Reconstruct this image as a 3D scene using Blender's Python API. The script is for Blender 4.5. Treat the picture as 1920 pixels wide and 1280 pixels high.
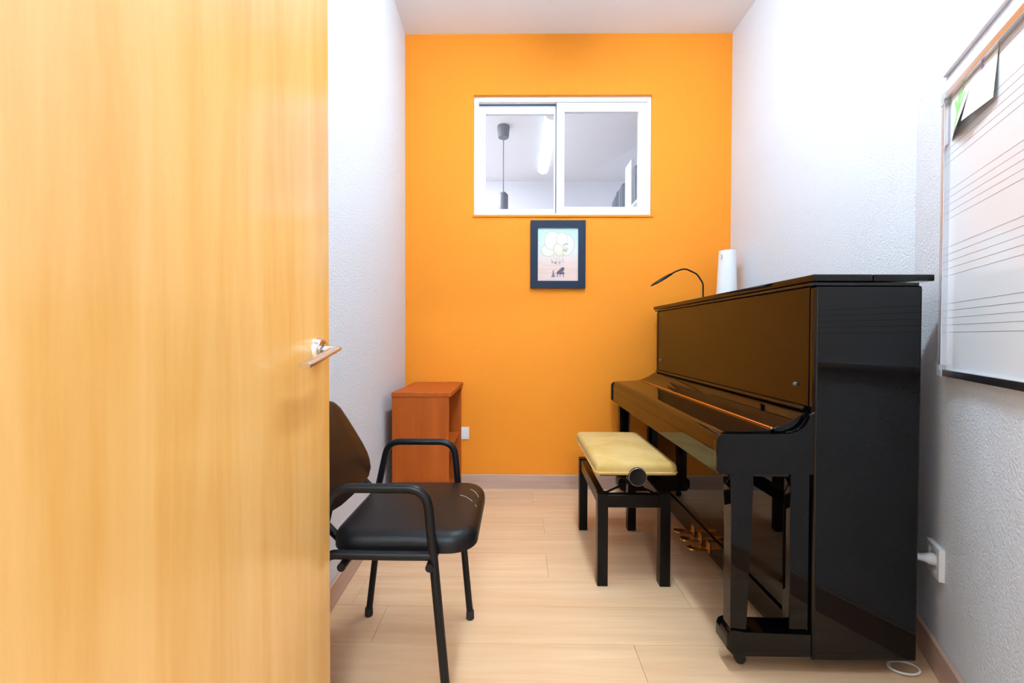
import bpy, bmesh, math, random
from mathutils import Vector, Matrix
random.seed(7)
for o in list(bpy.data.objects): bpy.data.objects.remove(o)
SC = bpy.context.scene
COL = SC.collection
R = math.radians

# ------------------------------------------------------------------ camera
cam_d = bpy.data.cameras.new('camera'); cam = bpy.data.objects.new('camera', cam_d); COL.objects.link(cam)
cam_d.sensor_width = 36.0; cam_d.lens = 15.0; cam_d.clip_start = 0.02
cam.matrix_world = Matrix.Translation((0, 0, 1.02)) @ Matrix.Rotation(R(0.57), 4, 'Z') @ Matrix.Rotation(R(90-0.86), 4, 'X') @ Matrix.Rotation(R(0.16), 4, 'Z')
SC.camera = cam
# ------------------------------------------------------------------ world and exposure
world = bpy.data.worlds.new('world'); SC.world = world; world.use_nodes = True
world.node_tree.nodes['Background'].inputs[0].default_value = (0.9, 0.93, 1.0, 1)
world.node_tree.nodes['Background'].inputs[1].default_value = 0.35
SC.view_settings.view_transform = 'Standard'; SC.view_settings.look = 'None'
SC.view_settings.gamma = 1.0; SC.view_settings.use_curve_mapping = False
SC.view_settings.exposure = 0.0
ROOM_LAMP, HALL_LAMP, NEXT_LAMP = 80.0, 84.0, 165.0      # emission strengths of the three lamps

# ------------------------------------------------------------------ materials
MATS = {}
def mat(name, col, rough=0.5, metal=0.0, ior=1.5, bump=None, coat=0.0, sheen=0.0, emit=None):
    if name in MATS: return MATS[name]
    m = bpy.data.materials.new(name); m.use_nodes = True; nt = m.node_tree; b = nt.nodes['Principled BSDF']
    b.inputs['Base Color'].default_value = (*col, 1); b.inputs['Roughness'].default_value = rough
    b.inputs['Metallic'].default_value = metal; b.inputs['IOR'].default_value = ior
    b.inputs['Coat Weight'].default_value = coat; b.inputs['Coat Roughness'].default_value = 0.16
    b.inputs['Sheen Weight'].default_value = sheen
    if emit: b.inputs['Emission Color'].default_value = (*col, 1); b.inputs['Emission Strength'].default_value = emit
    if bump:
        sc, st, dist = bump
        tc = nt.nodes.new('ShaderNodeTexCoord'); n = nt.nodes.new('ShaderNodeTexNoise'); bp = nt.nodes.new('ShaderNodeBump')
        n.inputs['Scale'].default_value = sc; n.inputs['Detail'].default_value = 2.0
        bp.inputs['Strength'].default_value = st; bp.inputs['Distance'].default_value = dist
        nt.links.new(tc.outputs['Object'], n.inputs['Vector']); nt.links.new(n.outputs[0], bp.inputs['Height'])
        nt.links.new(bp.outputs[0], b.inputs['Normal'])
    MATS[name] = m; return m
def wood(name, c1, c2, scale, rough=0.35, rand=0.0, streak=6.0, coat=0.0):
    """wood veneer: noise stretched by `scale` (small = long grain direction)"""
    m = mat(name, c1, rough, coat=coat); nt = m.node_tree; b = nt.nodes['Principled BSDF']
    tc = nt.nodes.new('ShaderNodeTexCoord'); mp = nt.nodes.new('ShaderNodeMapping'); mp.inputs['Scale'].default_value = scale
    oi = nt.nodes.new('ShaderNodeObjectInfo'); add = nt.nodes.new('ShaderNodeVectorMath'); add.operation = 'ADD'
    mul = nt.nodes.new('ShaderNodeVectorMath'); mul.operation = 'SCALE'; mul.inputs['Scale'].default_value = 37.0
    cb = nt.nodes.new('ShaderNodeCombineXYZ')
    for k in range(3): nt.links.new(oi.outputs['Random'], cb.inputs[k])
    nt.links.new(cb.outputs[0], mul.inputs[0]); nt.links.new(tc.outputs['Object'], mp.inputs['Vector'])
    nt.links.new(mp.outputs[0], add.inputs[0]); nt.links.new(mul.outputs[0], add.inputs[1])
    n = nt.nodes.new('ShaderNodeTexNoise'); n.inputs['Scale'].default_value = 1.0; n.inputs['Detail'].default_value = streak
    n.inputs['Roughness'].default_value = 0.62; n.inputs['Distortion'].default_value = 0.35
    nt.links.new(add.outputs[0], n.inputs['Vector'])
    cr = nt.nodes.new('ShaderNodeValToRGB'); cr.color_ramp.elements[0].position = 0.32; cr.color_ramp.elements[1].position = 0.70
    cr.color_ramp.elements[0].color = (*c2, 1); cr.color_ramp.elements[1].color = (*c1, 1)
    nt.links.new(n.outputs[0], cr.inputs[0])
    out = cr.outputs[0]
    if rand:
        hs = nt.nodes.new('ShaderNodeHueSaturation'); mr = nt.nodes.new('ShaderNodeMapRange')
        mr.inputs['To Min'].default_value = 1 - rand; mr.inputs['To Max'].default_value = 1 + rand
        nt.links.new(oi.outputs['Random'], mr.inputs['Value']); nt.links.new(mr.outputs[0], hs.inputs['Value'])
        nt.links.new(out, hs.inputs['Color']); out = hs.outputs[0]
    nt.links.new(out, b.inputs['Base Color'])
    return m
GOTELE = (150, 0.6, 0.006)
M_WHITE = mat('white_stipple_paint', (0.715, 0.735, 0.785), 0.75, bump=GOTELE)
M_ORANGE = mat('orange_stipple_paint', (0.96, 0.30, 0.012), 0.8, bump=(130, 0.5, 0.004))
M_CEIL = mat('ceiling_paint', (0.86, 0.91, 0.97), 0.8)
M_PLAIN = mat('plain_white_paint', (0.78, 0.79, 0.84), 0.8)
M_DOOR = wood('beech_door_veneer', (0.92, 0.53, 0.19), (0.80, 0.40, 0.10), (3, 14, 0.9), 0.27, coat=0.7)
M_FLOOR = wood('maple_laminate', (0.80, 0.54, 0.33), (0.69, 0.42, 0.23), (1.3, 26, 26), 0.36, rand=0.035)
M_GAP = mat('floor_joint', (0.35, 0.2, 0.1), 0.8)
M_SKIRT = wood('greyed_oak_skirting', (0.60, 0.40, 0.31), (0.50, 0.32, 0.24), (2.2, 2.2, 40), 0.45)
M_CHERRY = wood('cherry_melamine', (0.50, 0.105, 0.012), (0.38, 0.07, 0.007), (16, 16, 1.6), 0.5); M_CHERRY.node_tree.nodes['Principled BSDF'].inputs['IOR'].default_value = 1.28
M_PIANO = mat('black_polished_lacquer', (0.0015, 0.0013, 0.002), 0.025, ior=1.41)
M_PIANO2 = mat('black_satin_wood', (0.006, 0.005, 0.005), 0.3)
M_BRASS = mat('brass', (0.80, 0.50, 0.20), 0.22, metal=1.0)
M_BENCH = mat('black_satin_lacquer', (0.004, 0.0025, 0.002), 0.28, ior=1.28)
M_VELVET = wood('mustard_velvet', (0.66, 0.44, 0.17), (0.52, 0.32, 0.075), (5, 7, 7), 0.85, streak=4.0)
M_VINYL = mat('black_vinyl', (0.004, 0.0035, 0.004), 0.40, ior=1.33, bump=(500, 0.25, 0.001))
M_TUBE = mat('black_powder_coat', (0.004, 0.004, 0.005), 0.36, ior=1.33)
M_RUBBER = mat('black_rubber', (0.012, 0.012, 0.012), 0.7)
M_SCUFF = mat('vinyl_scuff', (0.45, 0.42, 0.42), 0.7)
M_STEEL = mat('brushed_nickel', (0.72, 0.69, 0.66), 0.24, metal=1.0)
M_ALU = mat('anodised_aluminium', (0.70, 0.70, 0.73), 0.22, metal=1.0)
M_PVC = mat('white_window_lacquer', (0.86, 0.87, 0.90), 0.35)
M_SEAL_SHADE = mat('dark_seal_and_shade', (0.06, 0.08, 0.14), 0.6)
M_PLASTIC = mat('white_plastic', (0.85, 0.86, 0.88), 0.35)
M_GREYPL = mat('light_grey_plastic', (0.50, 0.53, 0.55), 0.4)
M_BOARD = mat('whiteboard_enamel', (0.80, 0.81, 0.84), 0.12)
M_STAFF = mat('black_staff_ink', (0.10, 0.10, 0.11), 0.5)
M_NAVY = mat('blue_black_frame', (0.010, 0.024, 0.050), 0.5, ior=1.35)
M_PAPER = mat('white_paper', (0.86, 0.86, 0.86), 0.8)
M_LILAC = mat('pale_lilac', (0.80, 0.79, 0.86), 0.5)
M_DGREY = mat('dark_grey_plastic', (0.12, 0.12, 0.14), 0.5)
M_MIDGREY = mat('mid_grey_plastic', (0.14, 0.14, 0.17), 0.5)
M_BLACKPL = mat('black_plastic', (0.006, 0.004, 0.004), 0.35, ior=1.33)
M_HALLFLOOR = mat('plain_laminate', (0.70, 0.46, 0.28), 0.4)
def glass_mat():
    m = bpy.data.materials.new('window_glass'); m.use_nodes = True; nt = m.node_tree; nt.nodes.clear()
    o = nt.nodes.new('ShaderNodeOutputMaterial'); mx = nt.nodes.new('ShaderNodeMixShader'); fr = nt.nodes.new('ShaderNodeFresnel')
    t = nt.nodes.new('ShaderNodeBsdfTransparent'); g = nt.nodes.new('ShaderNodeBsdfGlossy'); g.inputs['Roughness'].default_value = 0.02
    fr.inputs['IOR'].default_value = 1.45; t.inputs[0].default_value = (0.95, 0.97, 0.98, 1)
    nt.links.new(fr.outputs[0], mx.inputs[0]); nt.links.new(t.outputs[0], mx.inputs[1]); nt.links.new(g.outputs[0], mx.inputs[2])
    nt.links.new(mx.outputs[0], o.inputs[0]); return m
M_GLASS = glass_mat()

# ------------------------------------------------------------------ mesh helpers
def wloc(o):
    v = Vector((0, 0, 0))
    while o is not None: v = v + o.location; o = o.parent
    return v
def link(name, bm, m, parent=None, smooth=False, origin=None, weighted=False):
    """one mesh object; geometry is given in world coordinates"""
    me = bpy.data.meshes.new(name)
    base = wloc(parent)
    org = Vector(origin) if origin is not None else base
    bmesh.ops.recalc_face_normals(bm, faces=bm.faces[:])
    bmesh.ops.translate(bm, verts=bm.verts[:], vec=-org)
    bm.to_mesh(me); bm.free()
    ms = m if isinstance(m, (list, tuple)) else [m]
    for x in ms: me.materials.append(x)
    o = bpy.data.objects.new(name, me); COL.objects.link(o); o.parent = parent
    o.location = org - base
    if smooth:
        for p in me.polygons: p.use_smooth = True
        try: me.set_sharp_from_angle(angle=R(38))
        except Exception: pass
        if weighted: o.modifiers.new('weighted_normals', 'WEIGHTED_NORMAL').keep_sharp = True
    return o
def thing(name, label, cat, loc, group=None):
    o = bpy.data.objects.new(name, None); COL.objects.link(o); o.location = loc; o.empty_display_size = 0.05
    o['label'] = label; o['category'] = cat
    if group: o['group'] = group
    return o
def tag(o, label, cat, group=None):
    o['label'] = label; o['category'] = cat
    if group: o['group'] = group
    return o
def structure(o, label, cat): o['kind'] = 'structure'; o['label'] = label; o['category'] = cat; return o
def bevel(bm, w, seg=2, edges=None):
    bmesh.ops.bevel(bm, geom=edges if edges else bm.edges[:], offset=w, segments=seg, affect='EDGES', profile=0.5, clamp_overlap=True)
def add_box(bm, x0, x1, y0, y1, z0, z1, mi=0):
    v = [bm.verts.new(p) for p in ((x0,y0,z0),(x1,y0,z0),(x1,y1,z0),(x0,y1,z0),(x0,y0,z1),(x1,y0,z1),(x1,y1,z1),(x0,y1,z1))]
    for f in ((0,3,2,1),(4,5,6,7),(0,1,5,4),(1,2,6,5),(2,3,7,6),(3,0,4,7)):
        bm.faces.new([v[i] for i in f]).material_index = mi
    return v
def box(name, x0, x1, y0, y1, z0, z1, m, parent=None, bev=0.0, seg=2, origin=None):
    bm = bmesh.new(); add_box(bm, x0, x1, y0, y1, z0, z1)
    if bev: bevel(bm, bev, seg)
    return link(name, bm, m, parent, smooth=bool(bev), origin=origin, weighted=True)
def add_prism(bm, poly, a, b, fn, mi=0):
    """polygon of 2-D points swept from a to b; fn(p, q, t) -> world point"""
    A = [bm.verts.new(fn(p, q, a)) for p, q in poly]; B = [bm.verts.new(fn(p, q, b)) for p, q in poly]
    n = len(poly)
    bm.faces.new(A).material_index = mi; bm.faces.new(B[::-1]).material_index = mi
    for i in range(n): bm.faces.new((A[i], B[i], B[(i+1) % n], A[(i+1) % n])).material_index = mi
XZ = lambda p, q, t: (p, t, q)      # profile in x/z, swept along y
XY = lambda p, q, t: (p, q, t)      # plan in x/y, swept up
YZ = lambda p, q, t: (t, p, q)
def prism(name, poly, a, b, fn, m, parent=None, bev=0.0, seg=2, smooth=None, origin=None):
    bm = bmesh.new(); add_prism(bm, poly, a, b, fn)
    if bev: bevel(bm, bev, seg)
    return link(name, bm, m, parent, smooth=bool(bev) if smooth is None else smooth, origin=origin, weighted=True)
def arc(cx, cy, r, a0, a1, n=6):
    return [(cx + r*math.cos(R(a0 + (a1-a0)*i/n)), cy + r*math.sin(R(a0 + (a1-a0)*i/n))) for i in range(n+1)]
def fillet(pts, r, n=6):
    """round the inner corners of a 3-D polyline"""
    P = [Vector(p) for p in pts]; out = [P[0]]
    for i in range(1, len(P)-1):
        a, b, c = P[i-1], P[i], P[i+1]; d1 = (a-b).normalized(); d2 = (c-b).normalized()
        ang = d1.angle(d2); t = min(r / math.tan(ang/2), (a-b).length*0.49, (c-b).length*0.49)
        p1, p2 = b + d1*t, b + d2*t
        for k in range(n+1):
            s = k/n; out.append((1-s)*(1-s)*p1 + 2*s*(1-s)*b + s*s*p2)
    out.append(P[-1]); return out
def add_tube(bm, pts, rad, seg=12, cap=True, flat=1.0):
    """tube along a polyline; rad may be a list; flat squashes the second axis"""
    P = [Vector(p) for p in pts]; rads = rad if isinstance(rad, (list, tuple)) else [rad]*len(P)
    t0 = (P[1]-P[0]).normalized(); up = Vector((0,0,1)) if abs(t0.z) < 0.9 else Vector((1,0,0))
    nrm = (up - t0*up.dot(t0)).normalized(); rings = []
    for i, p in enumerate(P):
        t = ((P[min(i+1, len(P)-1)] - P[max(i-1, 0)])).normalized()
        nrm = (nrm - t*nrm.dot(t)).normalized(); bi = t.cross(nrm)
        rings.append([bm.verts.new(p + nrm*math.cos(2*math.pi*k/seg)*rads[i]*flat + bi*math.sin(2*math.pi*k/seg)*rads[i]) for k in range(seg)])
    for a, b in zip(rings, rings[1:]):
        for k in range(seg): bm.faces.new((a[k], a[(k+1) % seg], b[(k+1) % seg], b[k]))
    if cap: bm.faces.new(rings[0]); bm.faces.new(rings[-1][::-1])
def tube(name, pts, rad, m, parent=None, seg=12, flat=1.0):
    bm = bmesh.new(); add_tube(bm, pts, rad, seg, True, flat); return link(name, bm, m, parent, smooth=True)
def add_lathe(bm, prof, origin, axis, seg=24):
    """prof = (radius, distance along axis) pairs"""
    ax = Vector(axis).normalized(); u = ax.orthogonal().normalized(); v = ax.cross(u); O = Vector(origin); rings = []
    for r, h in prof:
        rings.append([bm.verts.new(O + ax*h + (u*math.cos(2*math.pi*k/seg) + v*math.sin(2*math.pi*k/seg))*max(r, 1e-4)) for k in range(seg)])
    for a, b in zip(rings, rings[1:]):
        for k in range(seg): bm.faces.new((a[k], a[(k+1) % seg], b[(k+1) % seg], b[k]))
    bm.faces.new(rings[0]); bm.faces.new(rings[-1][::-1])
def lathe(name, prof, origin, axis, m, parent=None, seg=24):
    bm = bmesh.new(); add_lathe(bm, prof, origin, axis, seg); return link(name, bm, m, parent, smooth=True)

# ------------------------------------------------------------------ room plan (metres; camera stands in the doorway at x=0, y=0)
YB = 2.831; ZC = 2.996
BL = (-0.738, YB); BR = (1.408, YB); CR = (1.397, 1.515)          # back left, back right, right-hand corner where the wall turns
U = Vector((-0.4540, -0.8910, 0)); N = Vector((-0.8910, 0.4540, 0))  # along the slanted wall towards the camera; its normal into the room
FL = (-0.637, 0.14)                                                # front left
sl = (CR[1]-0.14)/0.8910; FR = (CR[0]-0.4540*sl, 0.14)             # front end of the slanted wall
def OW(u, n, z): return Vector((CR[0], CR[1], z)) + U*u + N*n       # point on the slanted wall
NZ = lambda p, q, t: OW(p, t, q)                                    # drawn on the slanted wall, depth = normal

# floor: substrate with separate planks
flo = prism('floor', [FL, FR, CR, BR, BL], -0.10, -0.006, XY, M_GAP)
structure(flo, 'pale maple laminate floor of long planks', 'floor')
def clip_poly(poly, keep, inter):
    out = []
    for i in range(len(poly)):
        a, b = poly[i], poly[(i+1) % len(poly)]
        if keep(a): out.append(a)
        if keep(a) != keep(b): out.append(inter(a, b))
    return out
def clip_room(poly):
    ring = [FL, FR, CR, BR, BL]                                    # counter-clockwise
    for i in range(len(ring)):
        (ax, ay), (bx, by) = ring[i], ring[(i+1) % len(ring)]
        side = lambda p: (bx-ax)*(p[1]-ay) - (by-ay)*(p[0]-ax)
        def inter(p, q):
            s, t = side(p), side(q); k = s/(s-t); return (p[0]+(q[0]-p[0])*k, p[1]+(q[1]-p[1])*k)
        poly = clip_poly(poly, lambda p: side(p) >= 0, inter)
        if len(poly) < 3: return []
    return poly
row = 0; y = 1.395 - 7*0.195
offs = {0: .42, 1: -.20, 2: .55, 3: .25, 4: -.30, 5: .60, 6: .39, 7: .80, 8: .66, 9: .14, 10: -.50, 11: .15, 12: -.36, 13: .105, 14: .7}
while y < YB:
    x = offs.get(row, 0.3) - 2*1.28
    while x < 2:
        g = 0.0006
        poly = clip_room([(x+g, y+g), (x+1.28-g, y+g), (x+1.28-g, y+0.195-g), (x+g, y+0.195-g)])
        if len(poly) >= 3 and max(p[0] for p in poly)-min(p[0] for p in poly) > 0.02 and max(p[1] for p in poly)-min(p[1] for p in poly) > 0.01:
            cx = sum(p[0] for p in poly)/len(poly); cy = sum(p[1] for p in poly)/len(poly)
            bm = bmesh.new(); add_prism(bm, poly, -0.006, 0.0, XY)
            link('plank', bm, M_FLOOR, flo, origin=(cx, cy, 0))
        x += 1.28
    y += 0.195; row += 1

# back wall with the window opening (orange inside, plain on the far side)
WX0, WX1, WZ0, WZ1 = -0.284, 0.888, 1.812, 2.600
bm = bmesh.new()
for (x0, x1, z0, z1) in ((BL[0]-0.12, WX0, 0, ZC), (WX1, BR[0]+0.14, 0, ZC), (WX0, WX1, 0, WZ0), (WX0, WX1, WZ1, ZC)):
    add_box(bm, x0, x1, YB, YB+0.10, z0, z1)
structure(link('wall_back', bm, M_ORANGE), 'orange stippled end wall with the window', 'wall')
structure(prism('wall_left', [BL, FL, (FL[0]-0.12, FL[1]), (BL[0]-0.12, BL[1])], 0, ZC, XY, M_WHITE), 'white stippled wall behind the chair', 'wall')
structure(prism('wall_right', [BR, CR, (CR[0]+0.14, CR[1]+0.03), (BR[0]+0.14, BR[1])], 0, ZC, XY, M_WHITE), 'white stippled wall behind the piano', 'wall')
structure(prism('wall_right_slanted', [CR, FR, (FR[0]+0.14, FR[1]), (CR[0]+0.14, CR[1]+0.03)], 0, ZC, XY, M_WHITE), 'white stippled slanted wall that carries the whiteboard', 'wall')
bm = bmesh.new()                                                   # front wall with the doorway the camera stands in
DX0, DX1, DZ = -0.475, 0.37, 2.05
for (x0, x1, z0, z1) in ((-2.2, DX0, 0, ZC), (DX1, 2.2, 0, ZC), (DX0, DX1, DZ, ZC)): add_box(bm, x0, x1, 0.04, 0.14, z0, z1)
structure(link('wall_front', bm, M_WHITE), 'white wall with the doorway', 'wall')
structure(box('ceiling', -2.2, 2.2, -4.2, YB+0.10, ZC, ZC+0.1, M_CEIL), 'smooth white ceiling', 'ceiling')
# the corridor behind the doorway
structure(box('floor_corridor', -2.2, 2.2, -4.2, 0.139, -0.10, 0.0, M_HALLFLOOR), 'corridor floor outside the doorway', 'floor')
structure(box('wall_corridor_back', -2.2, 2.2, -4.3, -4.2, 0, ZC, M_PLAIN), 'white far wall of the corridor', 'wall')
structure(box('wall_corridor_left', -2.3, -2.2, -4.2, 0.14, 0, ZC, M_PLAIN), 'white left end wall of the corridor', 'wall')
structure(box('wall_corridor_right', 2.2, 2.3, -4.2, 0.14, 0, ZC, M_PLAIN), 'white right end wall of the corridor', 'wall')
# skirting
def skirting(name, a, b, nrm, label):
    t = 0.013; h = 0.093; ax, ay = a; bx, by = b; nx, ny = nrm
    bm = bmesh.new(); add_prism(bm, [(ax, ay), (bx, by), (bx+nx*t, by+ny*t), (ax+nx*t, ay+ny*t)], 0.0, h, XY)
    top = [e for e in bm.edges if all(v.co.z > h-1e-4 for v in e.verts)]
    bevel(bm, 0.003, 1, top)
    structure(link(name, bm, M_SKIRT), label, 'baseboard')
skirting('baseboard_back', BL, BR, (0, -1), 'grey-brown wood skirting along the orange wall')
skirting('baseboard_left', FL, BL, (1, -0.03), 'grey-brown wood skirting behind the chair')
skirting('baseboard_right', BR, CR, (-1, 0), 'grey-brown wood skirting behind the piano')
skirting('baseboard_right_slanted', CR, FR, (N.x, N.y), 'grey-brown wood skirting under the whiteboard')

# ------------------------------------------------------------------ the room next door, seen through the window
Y2 = YB+0.10
structure(box('ceiling_next_room', -2.2, 1.6, Y2, 5.62, ZC, ZC+0.1, M_PLAIN), 'white ceiling beyond the window', 'ceiling')
structure(box('wall_next_room_back', -2.2, 1.6, 5.52, 5.62, 0, ZC, M_PLAIN), 'white far wall beyond the window', 'wall')
structure(box('wall_next_room_left', -2.3, -2.2, Y2, 5.62, 0, ZC, M_PLAIN), 'white left wall beyond the window', 'wall')
structure(box('wall_next_room_right', 1.4, 1.5, Y2, 5.52, 0, ZC, M_PLAIN), 'white right wall beyond the window', 'wall')
structure(box('floor_next_room', -2.2, 1.4, Y2, 5.52, -0.1, 0, M_HALLFLOOR), 'floor of the room beyond the window', 'floor')
bm = bmesh.new()
for (x0, x1, z0, z1) in ((-2.2, -0.30, 0, ZC), (0.90, 1.4, 0, ZC), (-0.30, 0.90, 0, 1.80), (-0.30, 0.90, 2.61, ZC)): add_box(bm, x0, x1, Y2, Y2+0.012, z0, z1)
structure(link('wall_next_room_front', bm, M_PLAIN), 'white plaster on the far side of the orange wall', 'wall')
t = thing('fluorescent_lamp', 'white ceiling lamp of the room beyond the window', 'lamp', (-1.25, 4.2, ZC))
box('housing', -1.45, -1.05, 3.60, 4.80, ZC-0.03, ZC, M_PLASTIC, t, 0.004)
box('diffuser', -1.43, -1.07, 3.62, 4.78, ZC-0.06, ZC-0.03, mat('next_lamp_glow', (0.93, 0.96, 1.0), 0.5, emit=NEXT_LAMP*0.4), t)
t = thing('pendant_lamp', 'grey pendant lamp hanging from the ceiling beyond the left window pane', 'lamp', (-0.127, 4.07, ZC))
lathe('ceiling_rose', [(0.058, 0), (0.060, -0.012), (0.050, -0.105), (0.046, -0.11)], (-0.127, 4.07, ZC), (0, 0, 1), M_MIDGREY, t)
tube('cord', [(-0.127, 4.07, ZC-0.10), (-0.127, 4.07, 2.34)], 0.0045, M_MIDGREY, t, 8)
lathe('lamp_holder', [(0.020, 0.03), (0.040, 0.012), (0.046, 0), (0.046, -0.16), (0.040, -0.165)], (-0.127, 4.07, 2.345), (0, 0, 1), M_MIDGREY, t)
t = thing('bookcase', 'tall white bookcase beyond the right window pane', 'bookcase', (1.22, 4.45, 0))
for yy in (3.58, 4.45, 5.30): box('side_panel', 1.04, 1.398, yy, yy+0.02, 0, 2.18, M_PLASTIC, t)
for zz in (0.06, 0.6, 1.13, 1.66, 2.18): box('shelf', 1.04, 1.398, 3.58, 5.32, zz, zz+0.02, M_PLASTIC, t)
for i, (yy, h, w) in enumerate(((3.66, .33, .075), (3.75, .31, .075), (3.84, .34, .075), (4.20, .32, .085), (4.30, .34, .085), (4.40, .33, .085), (4.50, .335, .085), (4.60, .31, .085), (4.70, .30, .085))):
    b = box('binder', 1.06, 1.33, yy, yy+w, 2.20, 2.20+h, mat('binder_dark_%d' % (i % 3), ((.05, .06, .09), (.09, .10, .14), (.16, .17, .22))[i % 3], 0.5), None, 0.004, origin=(1.2, yy+w/2, 2.20))
    tag(b, 'dark upright binder on top of the white bookcase beyond the window', 'binder', 'binders on the bookcase beyond the window')
b = box('box_file', 1.05, 1.34, 3.95, 4.17, 2.20, 2.64, M_PLASTIC, None, 0.006, origin=(1.2, 4.06, 2.20))
tag(b, 'white box file standing among the dark binders beyond the window', 'box file')

# ------------------------------------------------------------------ window
win = thing('window_1', 'white sliding window in the orange wall', 'window', ((WX0+WX1)/2, YB+0.05, WZ0)); win['kind'] = 'structure'
FY = YB+0.024                                                      # face of the frame, set back in the opening
bm = bmesh.new()
for (x0, x1, z0, z1) in ((WX0, WX0+0.03, WZ0, WZ1), (WX1-0.026, WX1, WZ0, WZ1), (WX0+0.03, WX1-0.026, WZ1-0.034, WZ1), (WX0+0.03, WX1-0.026, WZ0, WZ0+0.018)):
    add_box(bm, x0, x1, FY, FY+0.07, z0, z1)
link('outer_frame', bm, M_PVC, win)
def sash(x0, x1, y0, y1, lw, rw, top, bot):
    bm = bmesh.new(); z0, z1 = WZ0+0.018, WZ1-0.036
    for (a, b, c, d) in ((x0, x0+lw, z0, z1), (x1-rw, x1, z0, z1), (x0+lw, x1-rw, z1-top, z1), (x0+lw, x1-rw, z0, z0+bot)): add_box(bm, a, b, y0, y1, c, d)
    s = link('sash', bm, M_PVC, win)
    ym = (y0+y1)/2
    box('pane', x0+lw-0.004, x1-rw+0.004, ym-0.002, ym+0.002, z0+bot-0.004, z1-top+0.004, M_GLASS, s)
sash(WX0+0.03, 0.30, FY+0.038, FY+0.062, 0.045, 0.05, 0.058, 0.040)        # left sash runs in the rear track
sash(0.264, WX1-0.026, FY+0.006, FY+0.032, 0.052, 0.055, 0.060, 0.045)     # right sash runs in front
box('seal', 0.2605, 0.2640, FY+0.012, FY+0.036, WZ0+0.018, WZ1-0.036, M_SEAL_SHADE, win)
box('track_shade', WX0+0.03, 0.262, FY+0.03, FY+0.038, WZ1-0.0385, WZ1-0.034, M_SEAL_SHADE, win)  # dark strip standing in for the shade above the rear sash
tr = box('trim_1', WX0-0.006, WX1+0.008, YB-0.010, YB+0.004, WZ0-0.014, WZ0+0.001, M_ORANGE, None, 0.003)
structure(tr, 'narrow orange painted ledge under the window', 'trim')

# ------------------------------------------------------------------ lamps that light the room
LAMP_WHITE = (0.77, 0.95, 1.07)
def batten(name, label, cx, cy, half_x, half_y, strength, key):
    t = thing(name, label, 'lamp', (cx, cy, ZC))
    box('housing', cx-half_x-0.02, cx+half_x+0.02, cy-half_y-0.02, cy+half_y+0.02, ZC-0.045, ZC, M_PLASTIC, t, 0.005)
    box('diffuser', cx-half_x, cx+half_x, cy-half_y, cy+half_y, ZC-0.065, ZC-0.045, mat(key, LAMP_WHITE, 0.5, emit=strength), t)
rl_ = thing('ceiling_lamp', 'white fluorescent batten on the ceiling above the piano bench', 'lamp', (0.31, 1.39, ZC))
box('housing', 0.275, 0.345, 0.75, 2.03, ZC-0.018, ZC, M_PLASTIC, rl_, 0.003, 1)
prism('diffuser', [(0.31+0.062*math.cos(a), ZC-0.020-0.062*math.sin(a)) for a in [math.pi*i/12 for i in range(13)]], 0.765, 2.015, XZ, mat('room_lamp_glow', LAMP_WHITE, 0.5, emit=ROOM_LAMP), rl_, smooth=True)
for y0 in (0.755, 2.015): prism('end_cap', [(0.31+0.064*math.cos(a), ZC-0.018-0.066*math.sin(a)) for a in [math.pi*i/12 for i in range(13)]], y0, y0+0.010, XZ, M_PLASTIC, rl_)
batten('unseen_corridor_lamp', 'flat white ceiling lamp in the corridor just outside the doorway', 0.10, -1.05, 0.30, 0.14, HALL_LAMP, 'corridor_lamp_glow')
batten('unseen_corridor_lamp', 'added fill lamp, unseen, on the ceiling far down the corridor', 0.10, -2.90, 0.45, 0.20, HALL_LAMP*1.6, 'corridor_fill_glow')  # added out of view as fill for the lower back wall

# ------------------------------------------------------------------ open door
door = thing('door_1', 'open beech veneer door with a nickel lever', 'door', (-0.48, 0.22, 0)); door['kind'] = 'structure'
box('door_leaf', -0.500, -0.460, 0.215, 1.045, 0.008, 2.03, M_DOOR, door, 0.0015, 1)
hz = 0.985; hy = 0.978
h = lathe('handle_rose', [(0.0275, 0), (0.0275, 0.004), (0.0262, 0.006), (0.0262, 0.013), (0.0235, 0.0155), (0.019, 0.0155), (0.017, 0.012), (0.012, 0.012)], (-0.460, hy, hz), (1, 0, 0), M_STEEL, door, 32)
lathe('spindle_neck', [(0.0095, 0.010), (0.0085, 0.030), (0.009, 0.045)], (-0.460, hy, hz), (1, 0, 0), M_STEEL, h, 20)
path = [(-0.416, hy+0.020, hz+0.003), (-0.414, hy+0.006, hz+0.003), (-0.412, hy-0.015, hz+0.001), (-0.413, hy-0.045, hz-0.006), (-0.416, hy-0.080, hz-0.015), (-0.419, hy-0.115, hz-0.023), (-0.421, hy-0.135, hz-0.027)]
bm = bmesh.new(); add_tube(bm, path, [0.006, 0.0100, 0.0110, 0.0110, 0.0120, 0.0132, 0.0125], 16, True, 0.62); link('lever', bm, M_STEEL, h, smooth=True)

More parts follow.
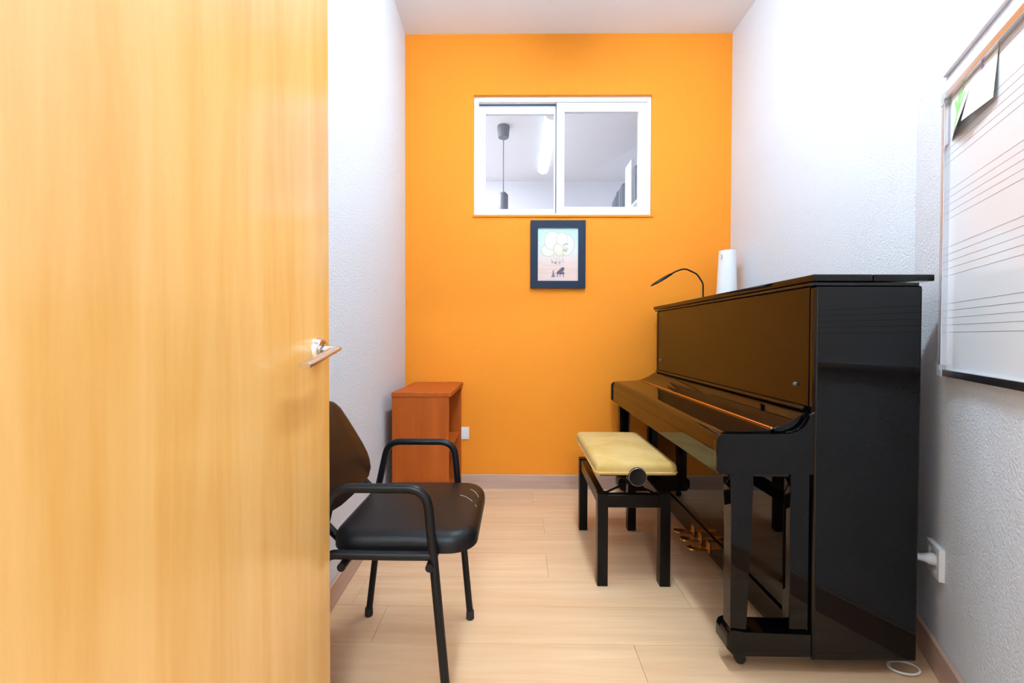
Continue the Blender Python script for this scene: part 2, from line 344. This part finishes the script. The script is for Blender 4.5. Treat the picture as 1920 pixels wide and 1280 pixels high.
# ------------------------------------------------------------------ upright piano
P0, P1 = 1.285, 2.742
pia = thing('upright_piano', 'black polished upright piano against the right wall', 'piano', (0.95, (P0+P1)/2, 0))
side = [(0.897, 0.035), (0.897, 1.172), (1.214, 1.172), (1.214, 0.035)]
for y0, y1 in ((P0, P0+0.033), (P1-0.033, P1)): prism('side_panel', side, y0, y1, XZ, M_PIANO, pia, 0.009, 3)
for y0, y1 in ((P0+0.014, P0+0.050), (P1-0.050, P1-0.014)): box('corner_post', 0.836, 0.896, y0, y1, 0.116, 0.600, M_PIANO, pia, 0.003, 2)
cheek = [(0.900, 0.601), (0.616, 0.601)] + [(0.607, 0.612)] + arc(0.628, 0.702, 0.021, 180, 90, 5) + [(0.74, 0.7235), (0.80, 0.7245)] + arc(0.822, 0.792, 0.067, 270, 352, 7) + [(0.900, 0.792)]
for y0, y1 in ((P0+0.004, P0+0.022), (P1-0.022, P1-0.004)): prism('arm', cheek, y0, y1, XZ, M_PIANO, pia, 0.0025, 2)
A0, A1 = P0+0.023, P1-0.023                                        # between the arms
S0, S1 = P0+0.034, P1-0.034                                        # between the side panels
# lid in two hinged halves
for nm, x0, x1 in (('lid_front', 0.880, 1.0545), ('lid_rear', 1.0565, 1.236)):
    box(nm, x0, x1, P0-0.010, P1+0.008, 1.183, 1.203, M_PIANO, pia, 0.003, 2)
box('lid_hinge', 1.052, 1.059, P0+0.03, P1-0.03, 1.178, 1.183, M_PIANO2, pia)
prism('top_rail', [(0.886, 1.172), (0.886, 1.180), (1.205, 1.180), (1.205, 1.172)], P0+0.006, P1-0.006, XZ, M_PIANO2, pia)
fp = box('upper_front_panel', 0.899, 0.919, S0, S1, 0.803, 1.170, M_PIANO, pia, 0.002, 2)
for yy in (1.378, 2.655): lathe('panel_knob', [(0.0065, 0), (0.0065, 0.003), (0.005, 0.007), (0.002, 0.0085)], (0.899, yy, 0.866), (-1, 0, 0), M_MIDGREY, fp, 14)
prism('panel_rail', [(0.884, 0.790), (0.882, 0.796), (0.885, 0.803), (0.915, 0.803), (0.915, 0.790)], S0, S1, XZ, M_PIANO, pia, 0.0015, 2)
# closed fallboard: rear leaf, brass hinge, front leaf with rounded nose; key slip below
prism('fallboard_rear_leaf', [(0.893, 0.790), (0.872, 0.779), (0.845, 0.762), (0.815, 0.748), (0.788, 0.7385), (0.788, 0.728), (0.893, 0.728)], A0, A1, XZ, M_PIANO, pia, 0.001, 1, smooth=True)
tube('fallboard_hinge', [(0.7835, A0+0.004, 0.7375), (0.7835, A1-0.004, 0.7375)], 0.0038, M_BRASS, pia, 10)
nose = [(0.779, 0.722), (0.779, 0.7355), (0.70, 0.7305)] + arc(0.648, 0.694, 0.0345, 86, 180, 9) + [(0.6135, 0.668), (0.640, 0.668), (0.660, 0.716)]
prism('fallboard_front_leaf', nose, A0, A1, XZ, M_PIANO, pia, 0, smooth=True)
box('key_slip', 0.6135, 0.634, A0, A1, 0.601, 0.6665, M_PIANO, pia, 0.0012, 1)
box('key_bed', 0.640, 0.896, P0+0.024, P1-0.024, 0.588, 0.601, M_PIANO2, pia, 0.002, 1)
# lower case
box('lower_front_panel', 0.866, 0.886, S0, S1, 0.140, 0.588, M_PIANO, pia, 0.002, 2)
box('plinth', 0.858, 0.886, S0, S1, 0.045, 0.137, M_PIANO, pia, 0.002, 2)
box('back_panel', 1.165, 1.205, S0, S1, 0.04, 1.170, M_PIANO2, pia)
box('bottom_board', 0.886, 1.165, S0, S1, 0.05, 0.075, M_PIANO2, pia)
for y0, y1 in ((P0+0.009, P0+0.056), (P1-0.056, P1-0.009)):
    bm = bmesh.new(); prof = [(0.655, 0.123), (0.655, 0.48), (0.650, 0.601), (0.722, 0.601), (0.717, 0.48), (0.705, 0.123)]
    add_prism(bm, prof, y0, y1, XZ); bevel(bm, 0.0025, 2); link('leg', bm, M_PIANO, pia, smooth=True, weighted=True)
for y0, y1 in ((P0+0.002, P0+0.076), (P1-0.076, P1-0.002)):
    toe = [(0.664, 0.046), (0.896, 0.046), (0.896, 0.118), (0.700, 0.118), (0.690, 0.123), (0.664, 0.127), (0.648, 0.120), (0.642, 0.105), (0.642, 0.070)]
    tb = prism('toe_block', toe, y0, y1, XZ, M_PIANO, pia, 0.003, 2)
    ym = (y0+y1)/2
    lathe('castor', [(0.014, -0.009), (0.0165, -0.007), (0.0165, 0.007), (0.014, 0.009)], (0.700, ym, 0.0167), (0, 1, 0), M_RUBBER, tb, 18)
    box('castor_fork', 0.688, 0.712, ym-0.012, ym+0.012, 0.026, 0.047, M_PIANO2, tb, 0.002, 1)
for yc in (1.890, 1.975, 2.055):                                   # three brass pedals
    bm = bmesh.new(); out = []
    for i in range(9): a = R(90 + 180*i/8); out.append((0.787+0.026*math.cos(a)*1.0, yc+0.021*math.sin(a)))
    poly = [(0.870, yc+0.009), (0.835, yc+0.011)] + out + [(0.835, yc-0.011), (0.870, yc-0.009)]
    add_prism(bm, poly, 0.066, 0.076, XY); bevel(bm, 0.002, 2)
    for v in bm.verts: v.co.z += (0.87 - v.co.x)*0.06
    link('pedal', bm, M_BRASS, pia, smooth=True)
    box('pedal_plate', 0.8535, 0.858, yc-0.017, yc+0.017, 0.056, 0.104, M_BRASS, pia, 0.001, 1)

# ------------------------------------------------------------------ piano bench
bn = thing('piano_bench', 'black piano bench with a mustard velvet seat and a height knob', 'bench', (0.485, 1.99, 0))
bx0, bx1, by0, by1 = 0.332, 0.628, 1.722, 2.262; lw = 0.043; ft = 0.376
for x in (bx0, bx1-lw):
    for yy in (by0, by1-lw): box('leg', x, x+lw, yy, yy+lw, 0, ft, M_BENCH, bn, 0.0025, 2)
for yy in (by0+0.006, by1-lw+0.006): box('end_rail', bx0+lw, bx1-lw, yy, yy+0.03, ft-0.056, ft-0.004, M_BENCH, bn, 0.002, 1)
for x in (bx0+0.006, bx1-lw+0.006): box('side_rail', x, x+0.03, by0+lw, by1-lw, ft-0.056, ft-0.004, M_BENCH, bn, 0.002, 1)
# cushion: crowned pad with rounded corners
def pad(name, x0, x1, y0, y1, z0, z1, crown, rc, m, parent, nx=28, ny=36, edge=0.02):
    bm = bmesh.new(); cx, cy = (x0+x1)/2, (y0+y1)/2; hx, hy = (x1-x0)/2, (y1-y0)/2
    def sd(px, py):                                                # distance inside the rounded rectangle
        qx, qy = abs(px)-(hx-rc), abs(py)-(hy-rc)
        return -(math.hypot(max(qx, 0), max(qy, 0)) + min(max(qx, qy), 0) - rc)
    def warp(u, v):                                                # square -> rounded rectangle
        px, py = u*hx, v*hy
        qx, qy = abs(px)-(hx-rc), abs(py)-(hy-rc)
        if qx > 0 and qy > 0:
            m_ = max(qx, qy); l = math.hypot(qx, qy); k = m_/l if l > 0 else 1
            px = math.copysign(hx-rc+qx*k, px); py = math.copysign(hy-rc+qy*k, py)
        return px, py
    def sp(i, n): t = 2*i/n-1; return math.copysign(1-(1-abs(t))**1.6, t)
    top = {}; bot = {}
    for i in range(nx+1):
        for j in range(ny+1):
            px, py = warp(sp(i, nx), sp(j, ny)); d = max(0, sd(px, py))
            e = min(d/edge, 1); z = z1 - edge*(1-math.sqrt(max(0, 1-(1-e)**2))) + crown*(1-(px/hx)**2)*(1-(py/hy)**2)
            top[i, j] = bm.verts.new((cx+px, cy+py, z))
            if i in (0, nx) or j in (0, ny): bot[i, j] = bm.verts.new((cx+px, cy+py, z0))
    for i in range(nx):
        for j in range(ny): bm.faces.new((top[i, j], top[i+1, j], top[i+1, j+1], top[i, j+1]))
    ring = [(i, 0) for i in range(nx)] + [(nx, j) for j in range(ny)] + [(i, ny) for i in range(nx, 0, -1)] + [(0, j) for j in range(ny, 0, -1)]
    for a, b in zip(ring, ring[1:]+ring[:1]): bm.faces.new((top[a], bot[a], bot[b], top[b]))
    bm.faces.new([bot[k] for k in ring][::-1])
    return link(name, bm, m, parent, smooth=True)
cu = pad('seat_cushion', 0.322, 0.655, 1.716, 2.285, 0.458, 0.505, 0.014, 0.022, M_VELVET, bn, edge=0.022)
bm = bmesh.new()                                                   # piping round the lower edge of the cushion
rp = fillet([(0.49, 1.716, 0.466), (0.322, 1.716, 0.466), (0.322, 2.285, 0.466), (0.655, 2.285, 0.466), (0.655, 1.716, 0.466), (0.49, 1.716, 0.466)], 0.024)
add_tube(bm, rp, 0.0035, 8); link('piping', bm, M_VELVET, cu, smooth=True)
box('seat_board', 0.345, 0.632, 1.745, 2.256, 0.444, 0.458, M_BENCH, bn, 0.002, 1)
for yy in (1.80, 2.19):                                            # scissor lift under the seat
    for a, b in (((0.375, 0.372), (0.575, 0.446)), ((0.585, 0.372), (0.385, 0.446))):
        prism('scissor_arm', [(a[0]-0.008, a[1]-0.02), (a[0]+0.008, a[1]-0.02), (b[0]+0.008, b[1]), (b[0]-0.008, b[1])], yy if a[0] < 0.5 else yy+0.008, yy+0.006 if a[0] < 0.5 else yy+0.014, XZ, M_BENCH, bn)
tube('lift_spindle', [(0.489, 1.735, 0.428), (0.489, 2.20, 0.428)], 0.008, M_STEEL, bn, 12)
lathe('height_knob', [(0.030, 0), (0.036, 0.004), (0.037, 0.010), (0.037, 0.030), (0.034, 0.035), (0.031, 0.034)], (0.489, 1.738, 0.452), (0, -1, 0), M_BLACKPL, bn, 28)
bm = bmesh.new(); add_tube(bm, [(0.489+0.0355*math.cos(2*math.pi*k/28), 1.706, 0.452+0.0355*math.sin(2*math.pi*k/28)) for k in range(29)], 0.0012, 6, False)
link('knob_ring', bm, M_STEEL, bn, smooth=True)

# ------------------------------------------------------------------ armchair
ch = thing('armchair', 'black vinyl chair with tubular arms half hidden behind the door', 'chair', (-0.31, 1.29, 0))
YN, YF = 1.056, 1.520                                              # near and far tube frames
for yy in (YN, YF):
    p = fillet([(-0.495, yy, 0.468), (-0.458, yy, 0.637), (-0.222, yy, 0.637), (-0.163, yy, 0.012)], 0.055)
    lg = tube('arm_and_front_leg', p, 0.0118, M_TUBE, ch, 14)
    lathe('foot_cap', [(0.0135, 0), (0.0145, 0.004), (0.014, 0.026), (0.0125, 0.030)], (-0.163, yy, 0.0), (0, 0, 1), M_RUBBER, lg, 14)
    rl = tube('rear_leg', fillet([(-0.533, yy+(0.012 if yy == YF else -0.012), 0.012), (-0.476, yy, 0.47), (-0.30, yy, 0.468), (-0.20, yy, 0.468)], 0.03), 0.0115, M_TUBE, ch, 14)
    lathe('foot_cap', [(0.0135, 0), (0.0145, 0.004), (0.014, 0.026), (0.0125, 0.030)], (-0.533, yy+(0.012 if yy == YF else -0.012), 0.0), (0, 0, 1), M_RUBBER, rl, 14)
for yy in (1.135, 1.455):
    tube('back_support', fillet([(-0.30, yy, 0.452), (-0.455, yy, 0.452), (-0.535, yy, 0.535), (-0.602, yy, 0.70)], 0.05), 0.0105, M_TUBE, ch, 12)
for x in (-0.212, -0.43): tube('cross_bar', [(x, YN-0.018, 0.446), (x, YF+0.018, 0.446)], 0.0105, M_TUBE, ch, 12)
seat = pad('seat', -0.486, -0.103, 1.078, 1.492, 0.462, 0.508, 0.012, 0.075, M_VINYL, ch, edge=0.030)
box('seat_pan', -0.455, -0.135, 1.10, 1.470, 0.455, 0.464, M_BLACKPL, ch, 0.003, 1)
for pts in (((-0.150, 1.395, .5124), (-0.140, 1.388, .5118), (-0.130, 1.374, .5108), (-0.118, 1.345, .5060)), ((-0.175, 1.335, .5160), (-0.155, 1.325, .5145), (-0.138, 1.305, .5122), (-0.118, 1.270, .5062))):   # pale scuffs on the front edge
    tube('scuff', pts, 0.0007, M_SCUFF, seat, 6)
# backrest: padded shield that leans back
bm = bmesh.new(); prof = []
half = [(0.0, 0.806), (0.09, 0.805), (0.122, 0.797), (0.145, 0.778), (0.166, 0.735), (0.188, 0.685), (0.205, 0.640), (0.212, 0.606), (0.209, 0.580), (0.192, 0.556), (0.150, 0.538), (0.09, 0.531), (0.0, 0.529)]
loop = [(1.288+w, z) for w, z in half] + [(1.288-w, z) for w, z in half[-2:0:-1]]
bx = lambda z: -0.500-(z-0.55)*0.40
zc = 0.655; rings = []
for s, off in ((0.90, -0.020), (1.0, -0.012), (1.0, 0.010), (0.965, 0.019), (0.88, 0.024), (0.5, 0.028)):
    rings.append([bm.verts.new((bx(zc+(z-zc)*s)-0.02+off, 1.288+(y_-1.288)*s, zc+(z-zc)*s)) for y_, z in loop])
n = len(loop)
for a, b in zip(rings, rings[1:]):
    for k in range(n): bm.faces.new((a[k], a[(k+1) % n], b[(k+1) % n], b[k]))
bm.faces.new(rings[0]); bm.faces.new(rings[-1][::-1])
link('backrest', bm, M_VINYL, ch, smooth=True)

# ------------------------------------------------------------------ low cherry shelf unit in the corner
sh = thing('shelf_unit', 'low cherry-brown shelf unit in the corner by the orange wall', 'shelf', (-0.52, 2.55, 0))
SX0, SX1, SY0, SY1, SZ = -0.668, -0.362, 2.285, 2.815, 0.709
box('top_board', SX0-0.002, SX1+0.012, SY0-0.004, SY1, SZ-0.022, SZ, M_CHERRY, sh, 0.0015, 1)
for y0 in (SY0, SY1-0.019): box('side_panel', SX0, SX1, y0, y0+0.019, 0.0, SZ-0.022, M_CHERRY, sh, 0.001, 1)
box('back_panel', SX0, SX0+0.008, SY0+0.019, SY1-0.019, 0.05, SZ-0.022, M_CHERRY, sh)
for zz in (0.055, 0.365): box('shelf', SX0+0.008, SX1-0.012, SY0+0.019, SY1-0.019, zz, zz+0.018, M_CHERRY, sh, 0.001, 1)
box('kick_board', SX1-0.035, SX1-0.018, SY0+0.019, SY1-0.019, 0.0, 0.055, M_CHERRY, sh)

# ------------------------------------------------------------------ wall sockets
so = thing('wall_socket', 'small white wall plate on the orange wall beside the shelf unit', 'socket', (-0.353, YB, 0.327))
box('plate', -0.393, -0.313, YB-0.009, YB, 0.327, 0.408, M_PLASTIC, so, 0.003, 2)
box('insert', -0.380, -0.326, YB-0.0115, YB-0.009, 0.340, 0.395, M_PLASTIC, so, 0.001, 1)
su = 0.235; sz0, sz1 = 0.290, 0.385
ws = thing('wall_socket', 'white wall socket with a plug in it beside the piano', 'socket', OW(su, 0, sz0))
bm = bmesh.new()
for (u0, u1, z0, z1) in ((su-0.047, su+0.047, sz1-0.016, sz1), (su-0.047, su+0.047, sz0, sz0+0.016), (su-0.047, su-0.031, sz0+0.016, sz1-0.016), (su+0.031, su+0.047, sz0+0.016, sz1-0.016)):
    add_prism(bm, [(u0, z0), (u1, z0), (u1, z1), (u0, z1)], 0.0, 0.013, NZ)
link('frame', bm, M_PLASTIC, ws)
prism('insert', [(su-0.031, sz0+0.016), (su+0.031, sz0+0.016), (su+0.031, sz1-0.016), (su-0.031, sz1-0.016)], 0.0, 0.006, NZ, M_PLASTIC, ws)
zc_ = (sz0+sz1)/2
plug = thing('plug', 'white two-pin plug pushed into the wall socket beside the piano', 'plug', OW(su, 0.006, zc_))
lathe('plug_body', [(0.018, 0.0), (0.018, 0.010), (0.011, 0.030), (0.0095, 0.050), (0.013, 0.058), (0.013, 0.062)], OW(su, 0.0062, zc_), N, M_PLASTIC, plug, 18)
# white flex lying on the floor by the piano's back corner
c0 = thing('power_cord', 'white flex looped on the floor behind the piano', 'cord', (1.17, 1.275, 0))
pts = []
for k in range(33):
    a = 2*math.pi*k/32*1.35 + 2.4; r = 0.034 + 0.006*k/32
    pts.append((1.190 + r*1.15*math.cos(a), 1.303 + r*0.72*math.sin(a), 0.0032 + 0.004*k/32))
tube('flex', pts, 0.0030, M_PLASTIC, c0, 8)

# ------------------------------------------------------------------ framed picture under the window
pc = thing('framed_picture', 'small pastel print in a blue-black frame under the window', 'picture', (0.272, YB, 1.33))
px0, px1, pz0, pz1 = 0.092, 0.453, 1.329, 1.773; fw = 0.048; yf = YB-0.022
bm = bmesh.new()
for quad in (((px0, pz0), (px1, pz0), (px1-fw, pz0+fw), (px0+fw, pz0+fw)), ((px0, pz1), (px1, pz1), (px1-fw, pz1-fw), (px0+fw, pz1-fw)),
             ((px0, pz0), (px0, pz1), (px0+fw, pz1-fw), (px0+fw, pz0+fw)), ((px1, pz0), (px1, pz1), (px1-fw, pz1-fw), (px1-fw, pz0+fw))):
    add_prism(bm, quad, YB-0.001, yf, XZ)
link('frame', bm, M_NAVY, pc)
box('backing', px0+fw, px1-fw, YB-0.012, YB-0.002, pz0+fw, pz1-fw, M_PAPER, pc)
# the print: pale balloons over a pink sky with a small grand piano under them (flat shapes printed on one sheet)
ix0, ix1, iz0, iz1 = px0+fw, px1-fw, pz0+fw, pz1-fw
PC = [mat('print_%d' % i, c, 0.6) for i, c in enumerate([(0.55, 0.73, 0.74), (0.60, 0.74, 0.74), (0.66, 0.75, 0.73), (0.73, 0.74, 0.72), (0.80, 0.68, 0.63), (0.82, 0.62, 0.56), (0.80, 0.57, 0.50), (0.84, 0.60, 0.54),
      (0.80, 0.79, 0.68), (0.77, 0.73, 0.55), (0.84, 0.83, 0.76), (0.55, 0.50, 0.38), (0.10, 0.08, 0.12), (0.20, 0.18, 0.24), (0.85, 0.78, 0.76)])]
bm = bmesh.new(); lay = [0]
def shape(poly, mi):
    lay[0] += 1; yy = YB-0.0122-0.00004*lay[0]
    f = bm.faces.new([bm.verts.new((ix0+(ix1-ix0)*p, yy, iz0+(iz1-iz0)*q)) for p, q in poly]); f.material_index = mi
def ell(cx, cy, rx, ry, n=24): return [(cx+rx*math.cos(2*math.pi*k/n), cy+ry*math.sin(2*math.pi*k/n)) for k in range(n)]
for i in range(8): shape([(0, 1-(i+1)/8), (1, 1-(i+1)/8), (1, 1-i/8), (0, 1-i/8)], i)
for cx, cy, rx, ry, c in ((.26, .58, .17, .115, 8), (.68, .68, .22, .20, 8), (.36, .76, .19, .17, 10), (.54, .60, .15, .12, 9), (.60, .79, .135, .115, 10)):
    shape(ell(cx, cy, rx+.012, ry+.009), 11); shape(ell(cx, cy, rx, ry), c); shape(ell(cx-.02, cy+.02, rx*.62, ry*.62), 10)
def line(a, b, w, mi):
    dx, dy = b[0]-a[0], (b[1]-a[1])*1.3; l = math.hypot(dx, dy) or 1; ox, oy = -dy/l*w, dx/l*w/1.3
    shape([(a[0]-ox, a[1]-oy), (b[0]-ox, b[1]-oy), (b[0]+ox, b[1]+oy), (a[0]+ox, a[1]+oy)], mi)
for a, b in (((.36, .48), (.50, .37)), ((.54, .48), (.54, .37)), ((.66, .50), (.58, .37)), ((.46, .50), (.50, .40))): line(a, b, .004, 11)
rs = random.Random(3)
for cx, cy, sx, sy in ((.66, .63, .09, .07), (.50, .355, .16, .03)):                  # small scribbled leaves
    for k in range(16):
        a = (cx+rs.uniform(-sx, sx), cy+rs.uniform(-sy, sy)); line(a, (a[0]+rs.uniform(-.045, .045), a[1]+rs.uniform(-.03, .03)), .006, 13)
for q in (.30, .17, .05): line((.2, q), (.62, q+.01), .008, 14)
shape([(.47, .13), (.66, .13), (.66, .165), (.47, .165)], 12); shape([(.47, .165), (.60, .26), (.66, .255), (.655, .20), (.60, .165)], 12)
for x_ in (.49, .56, .645): line((x_, .13), (x_-.005, .075), .008, 12)
shape([(.33, .07), (.43, .075), (.41, .12), (.395, .17), (.37, .165), (.36, .11)], 13); shape(ell(.385, .185, .02, .016, 10), 13)
link('print', bm, PC, pc)

# ------------------------------------------------------------------ on the piano lid
rp_ = thing('paper_roll', 'white paper roll standing on the far end of the piano', 'paper roll', (1.290, 2.62, 1.203))
bm = bmesh.new()                                                   # a rolled sheet: a spiral wall, open at the top, a little wider at its foot
nst = 72; A = []; B = []; ax_, ay_ = 1.290, 2.640
def rollpt(k, out):
    a = -2.2 + 2*math.pi*2.25*k/nst; r = 0.0585 - 0.010*k/nst
    rr = r + (0.0008 if out else -0.0008)
    return rr, a
for k in range(nst+1):
    for out, L in ((True, A), (False, B)):
        rr, a = rollpt(k, out)
        L.append((bm.verts.new((ax_ + rr*1.06*math.cos(a), ay_ + rr*1.06*math.sin(a), 1.2035)), bm.verts.new((ax_+0.010 + rr*0.86*math.cos(a), ay_+0.012 + rr*0.86*math.sin(a), 1.5415))))
for k in range(nst):
    bm.faces.new((A[k][0], A[k+1][0], A[k+1][1], A[k][1])); bm.faces.new((B[k][0], B[k][1], B[k+1][1], B[k+1][0]))
    bm.faces.new((A[k][1], A[k+1][1], B[k+1][1], B[k][1])); bm.faces.new((A[k][0], B[k][0], B[k+1][0], A[k+1][0]))
for e in (0, nst): bm.faces.new((A[e][0], A[e][1], B[e][1], B[e][0]))
link('rolled_sheet', bm, M_PAPER, rp_, smooth=True)
# small dark figure 3 printed near the top left of the roll
bm = bmesh.new(); z3 = 1.500
for cz in (z3+0.006, z3-0.006):
    pts = []
    for k in range(9):
        a = R(130 - 220*k/8) if cz > z3 else R(90 - 220*k/8)
        th = R(207) + 0.006*math.cos(a)/0.052
        pts.append((ax_+0.009+0.0535*math.cos(th), ay_+0.011+0.0535*math.sin(th), cz + 0.006*math.sin(a)))
    add_tube(bm, pts, 0.0012, 6)
link('printed_figure', bm, M_STAFF, rp_, smooth=True)

lm = thing('music_lamp', 'thin black gooseneck music lamp on the piano lid', 'lamp', (1.07, 2.46, 1.203))
LY = 2.46
lathe('base', [(0.030, 0.0), (0.032, 0.003), (0.030, 0.012), (0.010, 0.016), (0.007, 0.020)], (1.07, LY, 1.2032), (0, 0, 1), M_BLACKPL, lm, 24)
neck = fillet([(1.07, LY, 1.215), (1.07, LY, 1.318), (1.035, LY, 1.372), (0.965, LY, 1.405), (0.915, LY, 1.388), (0.885, LY, 1.372)], 0.06, 8)
tube('gooseneck', neck, 0.0046, M_BLACKPL, lm, 10)
d = Vector((-0.128, 0, -0.076)).normalized(); nn = Vector((0.51, 0, -0.86))
bm = bmesh.new(); s0 = Vector((0.893, LY, 1.376))
for i, (t_, w, th) in enumerate(((0, .010, .006), (.02, .016, .008), (.06, .019, .009), (.11, .017, .0075), (.138, .010, .004))):
    pass
ringv = []
for t_, w, th in ((0, .008, .0055), (.012, .013, .0075), (.05, .019, .009), (.10, .018, .008), (.132, .013, .005), (.142, .006, .002)):
    c = s0 + d*t_; up = Vector((0.51, 0, -0.86)).normalized()
    ringv.append([bm.verts.new(c + Vector((0, 1, 0))*w*math.cos(2*math.pi*k/14) + up*th*math.sin(2*math.pi*k/14)) for k in range(14)])
for a, b in zip(ringv, ringv[1:]):
    for k in range(14): bm.faces.new((a[k], a[(k+1) % 14], b[(k+1) % 14], b[k]))
bm.faces.new(ringv[0]); bm.faces.new(ringv[-1][::-1])
link('lamp_head', bm, M_BLACKPL, lm, smooth=True)

# ------------------------------------------------------------------ whiteboard with music staves on the slanted wall
BU0, BU1, BZ0, BZ1 = 0.285, 1.475, 0.905, 1.722; BT = 0.026
wb = thing('whiteboard', 'whiteboard ruled with music staves in an aluminium frame', 'whiteboard', OW(BU0, 0, BZ0))
prism('writing_surface', [(BU0+0.01, BZ0+0.01), (BU1-0.01, BZ0+0.01), (BU1-0.01, BZ1-0.01), (BU0+0.01, BZ1-0.01)], 0.002, 0.012, NZ, M_BOARD, wb)
fwid = 0.020
for nm, poly in (('frame_rail', [(BU0+0.03, BZ1-fwid), (BU1-0.03, BZ1-fwid), (BU1-0.03, BZ1), (BU0+0.03, BZ1)]),
                 ('frame_rail', [(BU0+0.03, BZ0), (BU1-0.03, BZ0), (BU1-0.03, BZ0+fwid), (BU0+0.03, BZ0+fwid)]),
                 ('frame_stile', [(BU0, BZ0+0.03), (BU0+fwid, BZ0+0.03), (BU0+fwid, BZ1-0.03), (BU0, BZ1-0.03)]),
                 ('frame_stile', [(BU1-fwid, BZ0+0.03), (BU1, BZ0+0.03), (BU1, BZ1-0.03), (BU1-fwid, BZ1-0.03)])):
    prism(nm, poly, 0.0, BT, NZ, M_ALU, wb, 0.002, 2)
for u0, us in ((BU0, 1), (BU1, -1)):
    for z0, zs in ((BZ0, 1), (BZ1, -1)):
        poly = [(u0-0.001*us, z0+0.006*zs), (u0+0.006*us, z0-0.001*zs), (u0+0.032*us, z0-0.001*zs), (u0+0.032*us, z0+0.018*zs), (u0+0.018*us, z0+0.018*zs), (u0+0.018*us, z0+0.032*zs), (u0-0.001*us, z0+0.032*zs)]
        prism('corner_cap', poly, -0.0, BT+0.0015, NZ, M_GREYPL, wb, 0.001, 1)
box_l = [(BU0+0.05, 0.012), (BU1-0.05, 0.012), (BU1-0.05, 0.034), (BU0+0.05, 0.034)]
prism('hanging_clip', [(BU0+0.165, BZ1-0.004), (BU0+0.185, BZ1-0.004), (BU0+0.185, BZ1+0.010), (BU0+0.165, BZ1+0.010)], 0.0, 0.008, NZ, M_GREYPL, wb)
bm = bmesh.new()
for s in range(5):
    for k in range(5):
        z = 1.0315 + s*0.1633 + k*0.0206
        if z < BZ1-0.03: add_prism(bm, [(BU0+0.024, z), (BU1-0.024, z), (BU1-0.024, z+0.0009), (BU0+0.024, z+0.0009)], 0.0119, 0.0122, NZ)
link('staff_lines', bm, M_STAFF, wb)
# two children's drawings tucked under the top rail
def sheet(name, label, u0, u1, z0, z1, curl, marks, cols, tilt=0.0):
    t = thing(name, label, 'drawing', OW((u0+u1)/2, 0.02, z0)); nx_, nz_ = 12, 16
    def pt(p, q, off=0.0):                                         # p across, q up; foot curls away from the board
        k = (1-q)
        n_ = 0.0135 + curl(p, q) + off
        return OW(u0+(u1-u0)*p + tilt*k*(z1-z0), n_, z0+(z1-z0)*q)
    bm = bmesh.new(); V = [[bm.verts.new(pt(i/nx_, j/nz_)) for j in range(nz_+1)] for i in range(nx_+1)]
    W = [[bm.verts.new(pt(i/nx_, j/nz_, -0.0004)) for j in range(nz_+1)] for i in range(nx_+1)]
    for i in range(nx_):
        for j in range(nz_):
            bm.faces.new((V[i][j], V[i+1][j], V[i+1][j+1], V[i][j+1])); bm.faces.new((W[i][j], W[i][j+1], W[i+1][j+1], W[i+1][j]))
    for i in range(nx_):
        for j in (0, nz_): bm.faces.new((V[i][j], V[i+1][j], W[i+1][j], W[i][j]))
    for j in range(nz_):
        for i in (0, nx_): bm.faces.new((V[i][j], V[i][j+1], W[i][j+1], W[i][j]))
    link('paper', bm, M_PAPER, t, smooth=True)
    bm = bmesh.new()
    for (a, b, w, mi) in marks:                                    # crayon strokes that follow the sheet
        nseg = 6
        for k in range(nseg):
            q0 = (a[0]+(b[0]-a[0])*k/nseg, a[1]+(b[1]-a[1])*k/nseg); q1 = (a[0]+(b[0]-a[0])*(k+1)/nseg, a[1]+(b[1]-a[1])*(k+1)/nseg)
            dx, dy = b[0]-a[0], b[1]-a[1]; l = math.hypot(dx, dy); ox, oy = -dy/l*w, dx/l*w
            f = bm.faces.new([bm.verts.new(pt(x_, y_, 0.0004)) for x_, y_ in ((q0[0]-ox, q0[1]-oy), (q1[0]-ox, q1[1]-oy), (q1[0]+ox, q1[1]+oy), (q0[0]+ox, q0[1]+oy))])
            f.material_index = mi
    link('strokes', bm, cols, t)['kind'] = 'stuff'
GREEN = mat('green_crayon', (0.30, 0.62, 0.22), 0.8); BROWN = mat('brown_crayon', (0.45, 0.27, 0.20), 0.8); PURPLE = mat('purple_crayon', (0.42, 0.30, 0.75), 0.8); YEL = mat('pale_yellow_crayon', (0.80, 0.78, 0.55), 0.8)
sheet('crayon_drawing', 'crayon drawing of a green plant tucked into the whiteboard corner', BU0+0.030, BU0+0.150, 1.578, 1.7015,
      lambda p, q: 0.030*p*(1-q)**1.2, [((.45, .12), (.45, .92), .09, 0), ((.45, .45), (.22, .80), .055, 0), ((.45, .35), (.75, .78), .055, 0), ((.45, .6), (.62, .95), .05, 0), ((.33, .10), (.57, .10), .05, 1), ((.36, .02), (.54, .02), .045, 1)], [GREEN, BROWN])
sheet('crayon_drawing', 'pale crayon drawing on white paper hanging from the whiteboard rail', BU0+0.152, BU0+0.272, 1.585, 1.7015,
      lambda p, q: (1-q)*(0.022-0.014*p), [((.42, .98), (.40, .88), .04, 0), ((.44, .92), (.50, .90), .03, 0), ((.97, .05), (.97, .95), .012, 1), ((.1, .15), (.5, .12), .015, 1)], [PURPLE, YEL])
dk = bmesh.new(); add_tube(dk, [OW(0.235, 0.004, 1.800), OW(0.240, 0.0045, 1.800), OW(1.3, 0.0045, 1.800)], [0.003, 0.0055, 0.0055], 12)  # thin pale round bar along the slanted wall above the whiteboard
tag(link('wall_bar', dk, M_LILAC, None, smooth=True, origin=OW(0.235, 0, 1.80)), 'thin pale lilac bar on the wall above the whiteboard', 'conduit')
